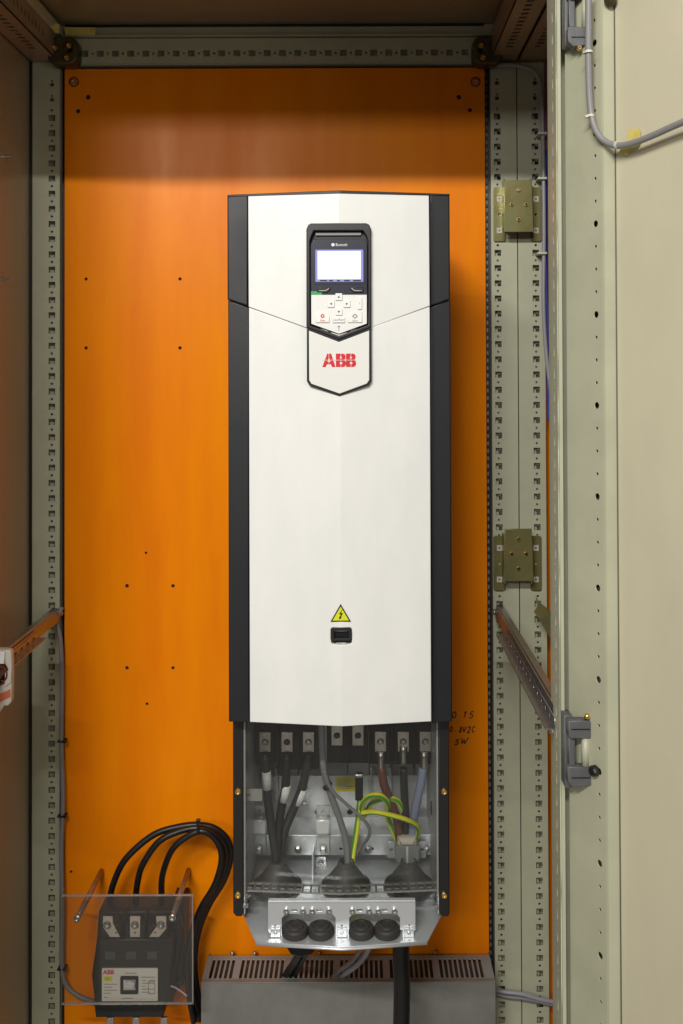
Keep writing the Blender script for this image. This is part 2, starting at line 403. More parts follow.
# depth rails at the top: box with perforated bottom and inner face
def depth_rail(x0, x1, z0, z1, face, nm='depth_rail', m='railbounce'):
    y0, y1 = -.505, -.006
    p = pitch*.62; xm = (x0+x1)/2; zc = z0+(z1-z0)*.5
    a = fixn(xf(strip(x0, x1, y0, y1, y1-.02, p, lambda k: [rrect(xm-.0055, -.004, xm+.0055, .004)] if k < -2 else []), lambda u, v, w: Vector((u, v, z0-w))))
    b = fixn(xf(strip(z0, z1, y0, y1, y1-.02, p, lambda k: [rrect(zc-.006, -.003, zc+.006, .003)] if k < -3 else []), lambda u, v, w: Vector((face+(w if face == x1 else -w), v, u))))
    inn = boxw(x0+.006, x1-.006, y0, y1, z0+.014, z1)
    return mk(nm, join(a, b, inn), M[m], cab)
depth_rail(X(33), X(60), Z(62), Z(36), X(60))
mk('roof_gutter', boxw(X(60)+.0005, X(60)+.008, -.505, -.0065, Z(38), Z(30)), M['paint'], cab)
depth_rail(X(492), X(518), Z(62), Z(36), X(492))
depth_rail(X(520), X(546), Z(62), Z(36), X(520))
# corner castings
def corner(cx, side):
    a = sheetpx([rrect(min(cx, cx+side*30), 36, max(cx, cx+side*30), 64, 8)], [circ(cx+side*22, 50, 2)], -.034, .03, .003)
    o = mk('corner_casting', a, M['olivebr'], cab)
    for dx, dy in ((22,46),(20,58),(8,48)):
        mk('bolt', bolt(P(cx+side*dx, dy, -.037), .0045, .004), M['brass'], o)
corner(47, 1); corner(503, -1)

# mid-height depth rails
def mid_rail(x, side, ypx, nm='mid_rail'):
    """x: face towards the cabinet middle; side +1 = right rail"""
    z = Z(ypx, 0); h = .019; t = .0016; y0, y1 = -.50, .0
    xo = x+side*.014
    prof = [(x, z+h/2-.006), (x, z-h/2), (x+side*t, z-h/2), (x+side*t, z+h/2-t), (xo, z+h/2-t), (xo, z+h/2), (x+side*.005, z+h/2)]
    n = len(prof); vs = [Vector((a, y0, b)) for a, b in prof]+[Vector((a, y1, b)) for a, b in prof]
    me = bpy.data.meshes.new('r'); me.from_pydata(vs, [], [tuple(range(n)), tuple(range(n, 2*n))[::-1]]+[(i,(i+1)%n,n+(i+1)%n,n+i) for i in range(n)])
    o = mk(nm, fixn(me), M['galvrail'], cab)
    # punched outer channel from a third of the depth forward
    ya = -.12; hl = []; y = ya-.03
    while y > y0+.02: hl.append(rrect(y-.005, z-.004, y+.005, z+.0015)); y -= pitch
    me = flat([rrect(y0, z-h/2+.003, ya, z+h/2-.004)], hl, .0016)
    xx = x-side*.004
    me = fixn(xf(me, lambda u, v, w: Vector((xx+side*(-w), u, v))))
    mk('rail_channel', join(me, boxw(min(xx,xx-side*.010), max(xx,xx-side*.010), y0, ya, z-h/2+.0012, z-h/2+.0028)), M['galvrail'], o)
    mk('screw', bolt(Vector((x-side*.002, -.01, z+.002)), .0035, .004), M['steel'], o)
    return o
mid_rail(X(62), -1, 612); mid_rail(X(494), 1, 611)
mk('screw', bolt(Vector((X(491), -.49, Z(611)-.012)), .004, .004), M['steel'], cab)

# front right post profile
xa, xb, xc_, xd = .2203, .2258, .2455, .2625
me = strip(-.524, -.490, ZB, ZT+.02, ZT-.02, pitch, lambda k: [rrect(-.5085, -.003, -.5045, .010), circ(-.5065, -.009, .0013, 8)], .0015)
fp = mk('front_post', join(fixn(xf(me, lambda u, v, w: Vector((xa-w*-1+.0015, u, v)))),
    zprism([(xa+.0017,-.524),(xb,-.524),(xb,-.500),(xd,-.500),(xd,-.45),(xa+.0055,-.45),(xa+.0055,-.519),(xa+.0017,-.519)], ZB, ZT+.02)), M['paint'], cab)
mk('front_post', zprism([(-.5375,-.524),(-.4955,-.524),(-.4955,-.488),(-.5375,-.488)], ZB, ZT+.02), M['paint'], cab)
mk('roof_front_rail', boxw(-.535, .262, -.5235, -.485, .515, ZT+.02), M['paint'], cab)

# door
H = Vector((.2415, -.517, 0)); da = math.radians(28)
u = Vector((math.sin(da), -math.cos(da), 0)); n = Vector((-math.cos(da), -math.sin(da), 0))
def D(t, w, z): return H + u*t + n*w + Vector((0,0,z))
DW = .76
def DP(px, py, w=0):
    p = PP(px, py, H+n*w, n); return (p-H).dot(u), p.z
tA = DP(604, 540, .012)[0]; tB = DP(615.5, 540, .003)[0]
hl = []
def dhole(py, r):
    t, z = DP(597.5, py, .012); return circ(tC, z, r, 12)
tC = DP(597.6, 540, .012)[0]
zb_ = DP(597.5, 41.5, .012)[1]; dp_ = (zb_-DP(597.5, 41.5+912, .012)[1])/40
me = strip(0, tA, ZB, ZT+.02, zb_, dp_, lambda k: [circ(tC, 0, .0037 if k % 4 == 0 else .0018, 12)], .0015)
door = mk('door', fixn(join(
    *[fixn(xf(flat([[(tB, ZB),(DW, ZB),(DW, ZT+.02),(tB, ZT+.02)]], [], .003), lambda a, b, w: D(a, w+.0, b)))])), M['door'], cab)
sl = bpy.data.meshes.new('s')
prof = [(tA,.012),(tA+.003,.0115),(tB,.0005),(tB+.001,-.012),(0,-.012),(0,.009),(.0015,.009),(.0015,-.001),(tA,-.001)]
nn = len(prof); vs = [D(a, b, ZB) for a, b in prof]+[D(a, b, ZT+.02) for a, b in prof]
sl.from_pydata(vs, [], [(i,(i+1)%nn,nn+(i+1)%nn,nn+i) for i in range(nn)])
mk('door_frame', join(fixn(xf(me, lambda a, b, w: D(a, .012+w, b))), fixn(sl)), M['paint'], door)
g = flat([[(tB+.0004, ZB),(tB+.0016, ZB),(tB+.0016, ZT+.02),(tB+.0004, ZT+.02)]], [], .002)
mk('door_seam', fixn(xf(g, lambda a, b, w: D(a, .0009+w, b))), M['seam'], door)

# hinges
def hinge(y0):
    Yh = -.536
    k = (y0-751)
    f = lambda pts: [(a, b+k) for a, b in pts]
    o = mk('hinge', join(sheetpx(f([(564.5,716),(572,716),(573.5,719),(573.5,785),(571,788),(566,788),(564.5,786)]), [], Yh-.004, .02, .001)), M['hinge'], cab)
    mk('hinge_arm', sheetpx(f([(569,721),(590,721),(591.5,723),(591.5,738.5),(571,738.5),(568.5,736)]), [], Yh-.018, .013, .0009), M['hinge'], o)
    mk('hinge_arm', sheetpx(f([(568,768),(571,767),(591.5,768),(591.5,785.5),(573,787.5),(568,782)]), [], Yh-.018, .013, .0009), M['hinge'], o)
    mk('hinge_web', sheetpx(f([(569,738),(575,738),(575,768),(569,768)]), [], Yh-.012, .02, .0008), M['hinge'], o)
    mk('hinge_pin', tube([P(585.5, 737+k, Yh-.012), P(585.5, 769+k, Yh-.012)], .0042), M['paint'], o)
    for yy in (729.5, 778):
        mk('hinge_slot', boxpx(571.5, yy+k-.5, 590, yy+k+.5, Yh-.0186, Yh-.0183), M['black'], o)
    return o
h1 = hinge(751); h2 = hinge(751-742+1)
mk('screw', bolt(P(587, 718, -.552), .0035, .004, (0,0,1)), M['brass'], h1)
mk('screw', bolt(P(579, 48.5, -.552), .0028, .004), M['brass'], h2)
mk('locking_knob', lathe([(.0045,0),(.006,.002),(.006,.006),(.0045,.008),(0,.008)], D(*((lambda a: (a[0], .012, a[1]))(DP(597, 770, .012)))), tuple(n), 8), M['blackmetal'], h1)
mk('door_latch_bolt', lathe([(.006,0),(.006,.006),(.004,.009),(0,.009)], D(*((lambda a: (a[0], .004, a[1]))(DP(613, 1, .004)))), tuple(n), 16), M['olivebr'], door)

# ================================================================== TAPES
def taped(nm, lab, poly, w=.0005):
    q = [DP(a, b, w) for a, b in poly]
    o = mk(nm, fixn(xf(flat([q], [], .0004), lambda a, b, c: D(a, w+c+.0004, b))), M['tape']); return tag(o, lab, 'tape', 'pieces of yellow tape')
taped('adhesive_tape', 'crumpled yellow tape piece under the grey cable on the door', [(628,130.5),(640,128),(640.5,141),(637,148),(630,149),(627,155),(619.5,153),(621,147),(628,142)], .004)
t1 = mk('adhesive_tape', sheetpx([(64,27),(96,27.5),(95,35.5),(65,35)], [], -.0145, .0006), M['tape'])
tag(t1, 'long yellow tape strip stuck along the top rear rail', 'tape', 'pieces of yellow tape')
t2 = mk('adhesive_tape', sheetpx([(48,23),(59.5,24),(59,33),(55,33)], [], -.058, .0006), M['tape'])
tag(t2, 'short bright yellow tape in the top left corner of the cabinet', 'tape', 'pieces of yellow tape')
t3 = mk('adhesive_tape', sheetpx([(526,-1),(530,-1),(535,5),(531,8.5),(525,4)], [], -.12, .0006), M['tape'])
tag(t3, 'small pale tape scrap on the right roof rail', 'tape', 'pieces of yellow tape')

# ================================================================== MOUNTING BRACKETS on right posts
def bracket(cy, lab):
    Yb = -.008; k = cy-208
    c = P(517, cy, 0)
    root = thing('mounting_bracket', lab, 'bracket', (c.x, -.006, c.z-.045), 'olive steel brackets on the right posts')
    for side in (0, 1):
        x0, x1 = ((493.5,505.5),(530.5,541.5))[side]
        cx = (x0+x1)/2
        sqs = [rrect(cx-1.9+(-.5 if side==0 else .5), yy+k-2.1, cx+2.2, yy+k+2.1) for yy in (199,230.5)]
        w = mk('wing', sheetpx(rrect(x0, 187+k, x1, 241.5+k, 2), [circ(cx, 214.5+k, 1.3, 10)], Yb, .002, .0003), M['olive'], root)
        for yy in (199, 230.5):
            q = mk('cage_nut', sheetpx(rrect(cx-2.6, yy+k-2.8, cx+2.6, yy+k+2.8), [circ(cx, yy+k, 1.1, 10)], Yb-.0012, .001), M['devwhite'], w)
    mk('plate', sheetpx([(505,180+k),(532,180+k),(533.5,232+k),(503,232+k)], [circ(x, y+k, 1.5, 10) for x, y in ((518.5,190),(511.5,204.5),(526,204.5),(518.5,219.5))], -.036, .003, .0006), M['olive'], root)
    for x in (504.5, 531): mk('bracket_side', boxw(P(x, cy, -.03).x-.001, P(x, cy, -.03).x+.001, -.035, -.0085, c.z-.036, c.z+.042), M['olive'], root)
    for x, y in ((518.5,190),(511.5,204.5),(526,204.5),(518.5,219.5)):
        mk('threaded_insert', lathe([(.0028,0),(.0028,.003),(.0017,.003),(.0017,0)], P(x, y+k, -.0362), n=12), M['brass'], root)
bracket(208, 'upper olive steel bracket bolted across the right posts')
bracket(557, 'lower olive steel bracket bolted across the right posts')
bt = mk('angle_bracket', sheetpx([(535,595),(540,603),(552,612),(556,640),(551,640),(541,622),(534,612),(538,606)], [], -.05, .003, .0006), M['olive'])
tag(bt, 'small bent olive bracket half hidden behind the front post edge', 'bracket')

# ================================================================== RAIL DEVICE at left edge
dv = thing('socket_unit', 'white plastic socket unit on the left rail at the picture edge', 'socket', tuple(P(-10, 712, -.3)))
o = mk('housing', sheetpx([(-60,651),(9,651),(10.5,653),(11.5,673),(11,702),(8,706),(4,706),(-8,722),(-60,760)], [circ(-1,674,9,20,12)], -.30, .012, .0015), M['devwhite'], dv)
mk('rear_body', boxpx(-60, 655, -1, 700, -.2875, -.25, .002), M['devwhite'], dv)
mk('socket_cup', lathe([(.012,-.02),(.0105,-.006),(0,-.006)], P(-1,674,-.30)), M['devbrown'], dv)
mk('socket_ring', lathe([(.0125,-.004),(.0125,.003),(.0105,.003),(.0105,-.004)], P(-1,674,-.30)), M['devbrown'], dv)
mk('terminal_cover', sheetpx([(-30,652),(4,652),(4,664),(-30,664)], [], -.305, .005, .0008), M['sleeve'], dv)
mk('printed_band', sheetpx([(-40,712),(10,689.5),(10,697),(-40,722)], [], -.3012, .001, .0002), M['devred'], dv)
mk('latch_tab', sheetpx([(5,673),(11,669),(11,682),(5,687)], [], -.302, .002, .0003), M['devwhite'], dv)

# ================================================================== DRIVE
YF = -.355; K = .125
dr = thing('frequency_drive', 'tall white and charcoal variable speed drive with lit keypad on orange plate', 'drive', (X(341,-.3), -.003, P(341,945,-.35).z))
OUT = .0135  # ridge stand-out handled in sheetpx through BENDW
cw = dict(bend=K)
kp_hole = rrect(306, 223, 371.5, 330, 6)
up = [(248.1,195.4),(339,195.2),(429.3,195.4),(429.8,306.2),(370.5,328),(370.5,332),(307.5,332),(307.5,328.2),(248.3,306.4)]
up_hole = rrect(308, 225, 369.5, 329, 5)
mk('upper_cover', sheetpx(up, [up_hole], YF, .012, .0008, bend=K, ridge=339), M['white'], dr)
lo = [(249.4,307.3),(308,328.8),(308,333),(370,333),(370,328.8),(430.4,307),(430.4,720.8),(341,721.3),(249.4,720.8)]
win = rrect(331, 628, 351.5, 641, 2.5)
lc = mk('front_cover', sheetpx(lo, [win], YF, .014, .001, **cw), M['white'], dr)
mk('side_trim', sheetpx([(226.8,194.3),(247.6,194.2),(247.6,306.2),(226.8,299.2)], [], YF+.0185, .10, .0018, bend=K), M['char'], dr)
mk('side_trim', sheetpx([(227.9,300),(248.9,307.4),(248.9,722),(227.9,722)], [], YF+.0185, .10, .0018, bend=K), M['char'], dr)
mk('side_trim', sheetpx([(429.8,194.2),(450.2,194.3),(450.2,299.2),(429.8,306.2)], [], YF+.0185, .10, .0018, bend=K), M['char'], dr)
mk('side_trim', sheetpx([(430.9,307.4),(451.7,300),(451.7,722),(430.9,722)], [], YF+.0185, .10, .0018, bend=K), M['char'], dr)
for o_ in (): pass
mk('top_edge', sheetpx([(227,193.6),(339,192.2),(450.2,193.6),(450.2,195.6),(227,195.6)], [], YF+.0175, .1, .0008, bend=K), M['char'], dr)
mk('chassis', join(boxpx(232, 198, 447, 716, YF+.03, -.02, .002)), M['char'], dr)
# keypad recess, frame and panel
Yk = YF-BENDW
bz = sheetpx([[(311,223),(366.5,223),(369.5,224.5),(371.3,229),(371.3,327.5),(338.8,339.7),(306.2,327.5),(306.4,229),(308.3,224.5)]],
             [[(314,230.5),(363,230.5),(366.5,236),(368,241),(368,325),(338.8,335.8),(310,325),(310,241),(311.5,236)]], Yk-.003, .010, .0012)
kf = mk('keypad_frame', bz, M['black'], dr)
mk('keypad_recess', sheetpx(rrect(309, 227, 369, 336, 2), [], Yk+.007, .004), M['black'], kf)
mk('label_bar', sheetpx(rrect(315.5, 232.6, 361, 235.2, .6), [], Yk+.003, .004), M['ceram'], kf)
kp = mk('control_panel', sheetpx([(313,240),(317,238.5),(362,238.5),(366,240),(367.5,244),(367.5,324),(339,334.8),(310.6,324),(310.6,244)], [], Yk-.001, .007, .001), M['kpdark'], dr)
mk('keypad_face', sheetpx([(311.3,294.8),(366.8,294.8),(366.8,323.7),(339,333.8),(311.3,323.7)], [], Yk-.0022, .001, .0003), M['kpwhite'], kp)
mk('screen_surround', sheetpx(rrect(313.6, 248.2, 365.4, 284, 2), [], Yk-.0018, .0007), M['kpdark'], kp)
mk('screen_halo', sheetpx(rrect(315.3, 249.6, 363.3, 281.8, 1), [], Yk-.0023, .0004), M['halo'], kp)
mk('screen', sheetpx(rrect(317.6, 251, 360.8, 279.2, .5), [], Yk-.0027, .0003), M['screen'], kp)
mk('screen_writing', join(*[boxpx(x, 279.8, x+w, 281.2, Yk-.0030, Yk-.0028) for x, w in ((320,7),(329,4),(337,3),(344,6),(353,8))]), M['kpdark'], kp)
mk('brand_print', join(textpx('Bluetooth', 341.5, 244.8, 3.0, Yk-.0013, wx=.72), lathe([(.0022,0),(.0019,.0003),(0,.0003)], P(333,244.8,Yk-.0012), n=12)), M['kpwhite'], kp)
for sgn, x0 in ((1,317),(-1,350)):
    x1 = x0+13.5
    pts = [(x0,287.3),(x1,287.3),(x1,289),(x1-3,292.3),(x0,292.3)] if sgn == 1 else [(x0,287.3),(x1,287.3),(x1,292.3),(x0+3,292.3),(x0,289)]
    b = mk('soft_key', sheetpx(pts, [], Yk-.003, .002, .0005), M['black'], kp)
    s0, s1 = ((x0+2,x1-1.5) if sgn == 1 else (x0+1.5,x1-2))
    ln = [(s0,290.6),(s1-3.5,290.6),(s1,288.2)] if sgn == 1 else [(s0,288.2),(s0+3.5,290.6),(s1,290.6)]
    mk('key_mark', tube([P(a, b_, Yk-.0032) for a, b_ in ln], .00035, n=6, sub=2), M['kpwhite'], b)
mk('status_light', sheetpx(rrect(311, 291.2, 322, 294.8, .8), [], Yk-.0016, .0006), M['led'], kp)
def tri(x, y, d, s=1.3):
    v = {'u':[(0,-1),(.9,.7),(-.9,.7)],'d':[(0,1),(.9,-.7),(-.9,-.7)],'l':[(-1,0),(.7,-.9),(.7,.9)],'r':[(1,0),(-.7,-.9),(-.7,.9)]}[d]
    return [(x+a*s, y+b*s) for a, b in v]
for x, y, d in ((338.8,296.8+0,'u'),(331,303.8,'l'),(346.8,303.8,'r'),(338.8,311.8,'d')):
    b = mk('button', sheetpx(rrect(x-3.5, y-3.6, x+3.5, y+3.6, .8), [], Yk-.0042, .002, .0006), M['btn'], kp)
    mk('button_arrow', sheetpx(tri(x, y-(0 if d in 'lr' else 0), d), [], Yk-.0044, .0002), M['ink'], b)
for nm, x0, y0, x1, y1 in (('help_button',357.3,297.5,362,309.5),('start_button',348,312.5,362,322.5),('stop_button',315.8,312.5,329.3,322.5),('mode_button',332.6,317,345,322.7)):
    if nm == 'stop_button': q = [(x0,y0),(x1-3,y0),(x1,y0+3),(x1,y1),(x0,y1)]
    elif nm == 'start_button': q = [(x0+3,y0),(x1,y0),(x1,y1),(x0,y1),(x0,y0+3)]
    else: q = rrect(x0,y0,x1,y1,.6)
    b = mk('button', sheetpx(q, [], Yk-.0042, .002, .0006), M['btn'], kp)
    cx, cy = (x0+x1)/2, (y0+y1)/2
    if nm == 'stop_button':
        mk('button_print', join(lathe([(.0011,0),(.0011,.0003),(.0025,.0003),(.0025,0)], P(cx,cy-1.5,Yk-.0042), n=16), textpx('Stop', cx, cy+3, 2.0, Yk-.0044)), M['red'], b)
    elif nm == 'start_button':
        mk('button_print', join(sheetpx([[(cx,cy-4),(cx+3,cy-1.2),(cx,cy+1.4),(cx-3,cy-1.2)]], [[(cx,cy-2.7),(cx+1.5,cy-1.2),(cx,cy+.2),(cx-1.5,cy-1.2)]], Yk-.0044, .0002), textpx('Start', cx, cy+3.2, 2.0, Yk-.0044)), M['greyink'], b)
    elif nm == 'mode_button': mk('button_print', textpx('Loc/Rem', cx, cy, 2.2, Yk-.0044), M['greyink'], b)
    else: mk('button_print', textpx('?', cx, cy, 2.6, Yk-.0044), M['greyink'], b)
mk('usb_mark', join(boxpx(338.5,325.5,339.1,331,Yk-.0026,Yk-.0023), boxpx(337.6,326.2,340.2,327,Yk-.0027,Yk-.0023)), M['greyink'], kp)
# logo plate
lp = mk('logo_frame', sheetpx([[(306.8,326.5),(339,337),(371.5,326.5),(371.5,381),(368.7,385.5),(339.5,396.3),(309.6,385.5),(306.8,381)]], [], Yk-.0015, .006, .0008), M['black'], dr)
mk('logo_plate', sheetpx([[(309.1,330.6),(339,342),(369.2,330.6),(369.2,380),(366.8,383.7),(339.5,393.6),(311.3,383.7),(309.1,380)]], [], Yk-.0028, .003, .0005), M['whitepl'], lp)
def Bpoly(x):
    return [(x,353.6),(x+7,353.6),(x+9,354.6),(x+9.7,356.6),(x+9.2,359),(x+8.2,360.1),(x+9.8,361.6),(x+10.2,363.7),(x+9.4,366),(x+7.4,367),(x,367)]
def Bh(x): return [rrect(x+3.8,356.6,x+6,358.4,.7,3), rrect(x+3.8,362,x+6.4,364.2,.8,3)]
A = [(322.3,367),(327.2,353.6),(331.2,353.6),(335.4,367),(331.9,367),(331,364.3),(326.8,364.3),(325.8,367)]
Ah = [(327.4,361.8),(329,356.8),(330.5,361.8)]
logo = mk('logo', sheetpx([A, Bpoly(335.9), Bpoly(346)], [Ah]+Bh(335.9)+Bh(346), Yk-.0031, .0003), M['red'], lp)
mk('logo_gap', join(boxpx(321.5,359.9,357,360.3,Yk-.0035,Yk-.0032), *[boxpx(x-.2,353,x+.2,367.5,Yk-.0037,Yk-.0033) for x in (328.9,340.9,351)]), M['whitepl'], lp)
# warning triangle and dark window
Yl = YF-BENDW-.0001
wl = mk('warning_label', sheetpx([(340.7,604),(350.8,621.6),(330.6,621.6)], [], Yl-.0002, .0006), M['black'], dr)
mk('warning_field', sheetpx([(340.7,606.6),(348.9,620.5),(332.5,620.5)], [], Yl-.0006, .0003), M['warn'], wl)
mk('warning_bolt', sheetpx([(342.6,609),(338.9,614.4),(341,614.4),(339.6,617),(338.9,616.6),(339.4,619.4),(341.8,617.6),(340.9,617.3),(342.9,613.2),(340.9,613.2)], [], Yl-.0009, .0002), M['ink'], wl)
wf = mk('service_window', sheetpx([rrect(330.5,627.6,351.8,641.2,2.5)], [rrect(334,631,348.5,638.5,.8)], Yl-.0005, .003, .0006), M['char'], dr)
mk('window_opening', boxpx(332, 629, 350, 640, Yl+.006, Yl+.012), M['black'], wf)
mk('embossed_text', textpx('ACS880', 341, 643.6, 2.2, Yl-.0002), M['whitepl'], lc)

# lower wiring bay
Yc = -.305
for x0, x1, bx in ((233,243.2,238),(438.8,449.2,444.3)):
    fo = mk('side_flange', sheetpx([(x0,718),(x1,718),(x1,913),(x1-2,915.5),(x0+3,915.5),(x0,912)], [], Yc, .28, .0015), M['blackmetal'], dr)
    for y in (791.5, 895):
        mk('bolt', bolt(P(bx if y < 850 else bx, y, Yc), .0044, .003), M['brass'], fo)
back = mk('bay_back', boxw(X(243,Yc,800), X(439,Yc,800), -.075, -.072, P(341,832,-.07).z-.02, P(341,700,-.07).z), M['galv'], dr)
mk('bay_wall', boxw(X(243,Yc,800)+.0005, X(243,Yc,800)+.002, Yc+.004, -.077, P(341,945,-.35).z+.012, P(341,715,Yc).z), M['galv'], dr)
mk('bay_wall', boxw(X(439,Yc,800)-.002, X(439,Yc,800)-.0005, Yc+.004, -.077, P(341,945,-.35).z+.012, P(341,715,Yc).z), M['galv'], dr)
# gland plate, seen from above
zg = P(341, 944.5, -.352).z
def gy(py):  # Y of point on gland plane seen at py
    return PP(341, py, Vector((0,0,zg)), Vector((0,0,1))).y
xl = lambda px, py: PP(px, py, Vector((0,0,zg)), Vector((0,0,1))).x
gp = [(xl(239,903),-.06),(xl(239,903),gy(903)),(xl(256,941),gy(941.5)),(X(341,-.355),gy(947)),(xl(427,941),gy(941.5)),(xl(448,903),gy(903)),(xl(448,903),-.06)]
glh = []
me = flat([gp], [], .0025, .0004)
gpo = mk('gland_plate', fixn(xf(me, lambda a, b, w: Vector((a, b, zg+w)))), M['galvbright'], dr)
mk('gland_plate_lip', join(tube([Vector((a, b, zg-.003)) for a, b in gp[2:5]], .0018, sub=1)), M['galvbright'], gpo)
# clamp shelf (upright plate with cut-outs)
Ys = gy(936)
def shelf():
    cut = lambda x0, x1: rrect(x0, 913, x1, 945, 4)
    out = [(268.5,902),(415,902),(415,930),(409,937),(402,937),(402,930),(399.5,930),(399.5,918),(396,914),(353,914),(349.3,918),(349.3,937),(335.5,937),(335.5,918),(332,914),(286,914),(282.3,918),(282.3,937),(275,937),(268.5,931)]
    hl = [circ(x, y, .9, 8) for x, y in ((275.5,925.5),(342,925.5),(409,925.5))]
    hl += [rrect(x-3, 909.4, x+3, 911.4, .6, 2) for x in (294.5,319.5,359.5,384.5)]
    return sheetpx([out], hl, Ys, .0025, .0004)
sh = mk('clamp_shelf', shelf(), M['galvbright'], dr)
mk('shelf_fold', boxpx(268.5, 900.6, 415, 903, Ys-.001, Ys+.006, .0008), M['galvbright'], sh)
for x in (286.3,303,312.3,329,352.3,369,378.3,394.5):
    mk('shelf_screw', bolt(P(x,910.8,Ys), .0038, .005), M['steel'], sh)
for x in (275.5,342,409):
    f_ = mk('shelf_foot', boxpx(x-5, 929, x+5, 937.5, Ys-.004, Ys-.0006, .0006), M['galvbright'], sh)
    mk('foot_screw', bolt(P(x,933,Ys-.004), .0022, .001), M['steel'], f_)
g0 = None
for x in (295.3,321,361.3,387):
    c = Vector((xl(x,934), gy(936)+.004, zg))
    if g0 is None:
        g0 = mk('rubber_grommet', lathe([(.0165,.0003),(.0172,.003),(.0168,.008),(.0155,.0105),(.0115,.0112),(.0108,.0128),(.008,.0135),(.0076,.0122),(.003,.0118),(.0028,.013),(0,.013)], c, (0,0,1), 32), M['rubber'], dr, smooth=False)
        off = WO[g0.name]-c
    else: dup(g0, c+off, dr)

# terminals
Yt = -.20
tx = [(265,742.5),(287,742.5),(308.5,742.5),(337,736),(358,736),(380.5,742),(403.3,742),(425.3,742)]
for i, (x, y) in enumerate(tx):
    tb = mk('terminal', sheetpx(rrect(x-10.2, 705, x+10.2, y+22 + (5 if 0 < i < 5 else 0), 1), [], Yt+.008, .05, .001), M['blockdark'], dr)
    cl = mk('clamp_bar', sheetpx([[(x-5.6,y-10),(x+5.6,y-10),(x+5.6,y+9.5),(x-5.6,y+9.5)]], [circ(x, y-.3, 3.1, 14)], Yt, .007, .0004), M['lug'], tb)
    mk('clamp_screw', bolt(P(x, y-.3, Yt-.0002), .0039, .0022), M['steel'] if i in (0,2,5,6,7) else M['blackmetal'], tb)
    mk('clamp_rib', join(boxpx(x-4.6, y-9, x-3.4, y+8.5, Yt-.001, Yt, 0), boxpx(x+3.4, y-9, x+4.6, y+8.5, Yt-.001, Yt, 0)), M['lug'], tb)
for x in (277,298,322.5,347.5,369.5,392,414.5):
    mk('barrier', boxpx(x-.7, 716, x+.7, 775, Yt-.012, Yt+.03, .0003), M['blockdark'], dr)
# sheet metal in the bay
lab = mk('data_label', sheetpx(rrect(335,777.5,355,791.5,.5), [], -.1012, .0006), M['yellowlab'], dr)
mk('label_print', join(*[boxpx(337, yy, 353-(i%3)*3, yy+.7, -.1016, -.1013) for i, yy in enumerate((779.5,781.8,784,786.3,788.6))]), M['greyink'], lab)
mk('knockout', lathe([(0,.001),(.0092,.001),(.0096,0)], Vector((X(439,Yc,800)-.002, -.20, P(433,808,-.2).z)), (-1,0,0)), M['ink'], dr)
mk('shield_plate', sheetpx([(258,776),(430,776),(431,840),(257,840)], [circ(272,790,2),circ(318,812,3),circ(350,812,3)], -.10, .002), M['galv'], dr)
rl = mk('clamp_rail', sheetpx([(250,837),(436,837),(437,855),(249,855)], [circ(x,849,1.6,10) for x in (262,284,300,341,372,425)], -.17, .002, .0004), M['galvbright'], dr)
mk('clamp_rail_fold', boxpx(250,834.8,436,837.2,-.171,-.115,.0008), M['galvbright'], rl)
for x in (262,298,324,368,400,426):
    mk('rail_screw', bolt(P(x,849.5,-.172), .004, .004, hexa=True), M['steel'], rl)
for x in (321,386): mk('floor_stud', lathe([(.006,0),(.006,.006),(.0035,.006),(.0035,.02),(0,.02)], Vector((X(x,-.12,868), -.12, zg)), (0,0,1)), M['steel'], dr)
for x in (259.5, 323):
    cl = mk('cable_clamp', sheetpx([(x-6.5,806),(x+6.5,806),(x+6.5,853),(x-6.5,853)], [circ(x,811.5,2)], -.176, .003, .0005), M['galv'], dr)
    mk('clamp_bow', sheetpx([(x-7.2,820),(x+7.2,820),(x+7.2,835),(x-7.2,835)], [], -.195, .018, .003), M['alu'], cl)
    mk('clamp_nut', bolt(P(x,850,-.179), .0048, .005, hexa=True), M['steel'], cl)
mk('bay_divider', boxpx(312, 856, 313.4, 892, -.20, -.16), M['galv'], dr)
tb_ = mk('bay_tab', sheetpx(rrect(316,857,326,893,1), [circ(321,874,1.5)], -.15, .002, .0004), M['galvbright'], dr)
for y in (864, 883): mk('tab_screw', bolt(P(321,y,-.1525), .0042, .003), M['steel'], tb_)
mk('cover_reflection_tab', sheetpx([(244.5,789),(262,789),(262,801),(244.5,801)], [circ(249,795,1.2)], -.285, .0012), M['clearedge'], dr)  # clear tab put in as a pale reflection streak of the cover
def bootmesh(x):
    c = Vector((xl(x,888), -.215, zg+.0003))
    return lathe([(.035,0),(.035,.004),(.031,.006),(.026,.012),(.019,.021),(.0125,.029),(.0115,.036),(.0085,.036)], c, (0,0,1), 32)
for x in (277,346,409):
    mk('cable_boot', bootmesh(x), M['boot'], dr, smooth=False)
# small bits on bay walls
for x, y in ((250,783),(250,808),(305,802),(433,787),(432,823),(433,850)):
    mk('bay_screw', bolt(P(x,y,-.12), .0028, .003), M['steel'], dr)
for x0,x1 in ((262,266),(275,278),(369,372),(389,392),(418,421)):
    mk('bay_rib', boxpx(x0, 768, x1, 800, -.112, -.103, .001), M['galv'], dr)
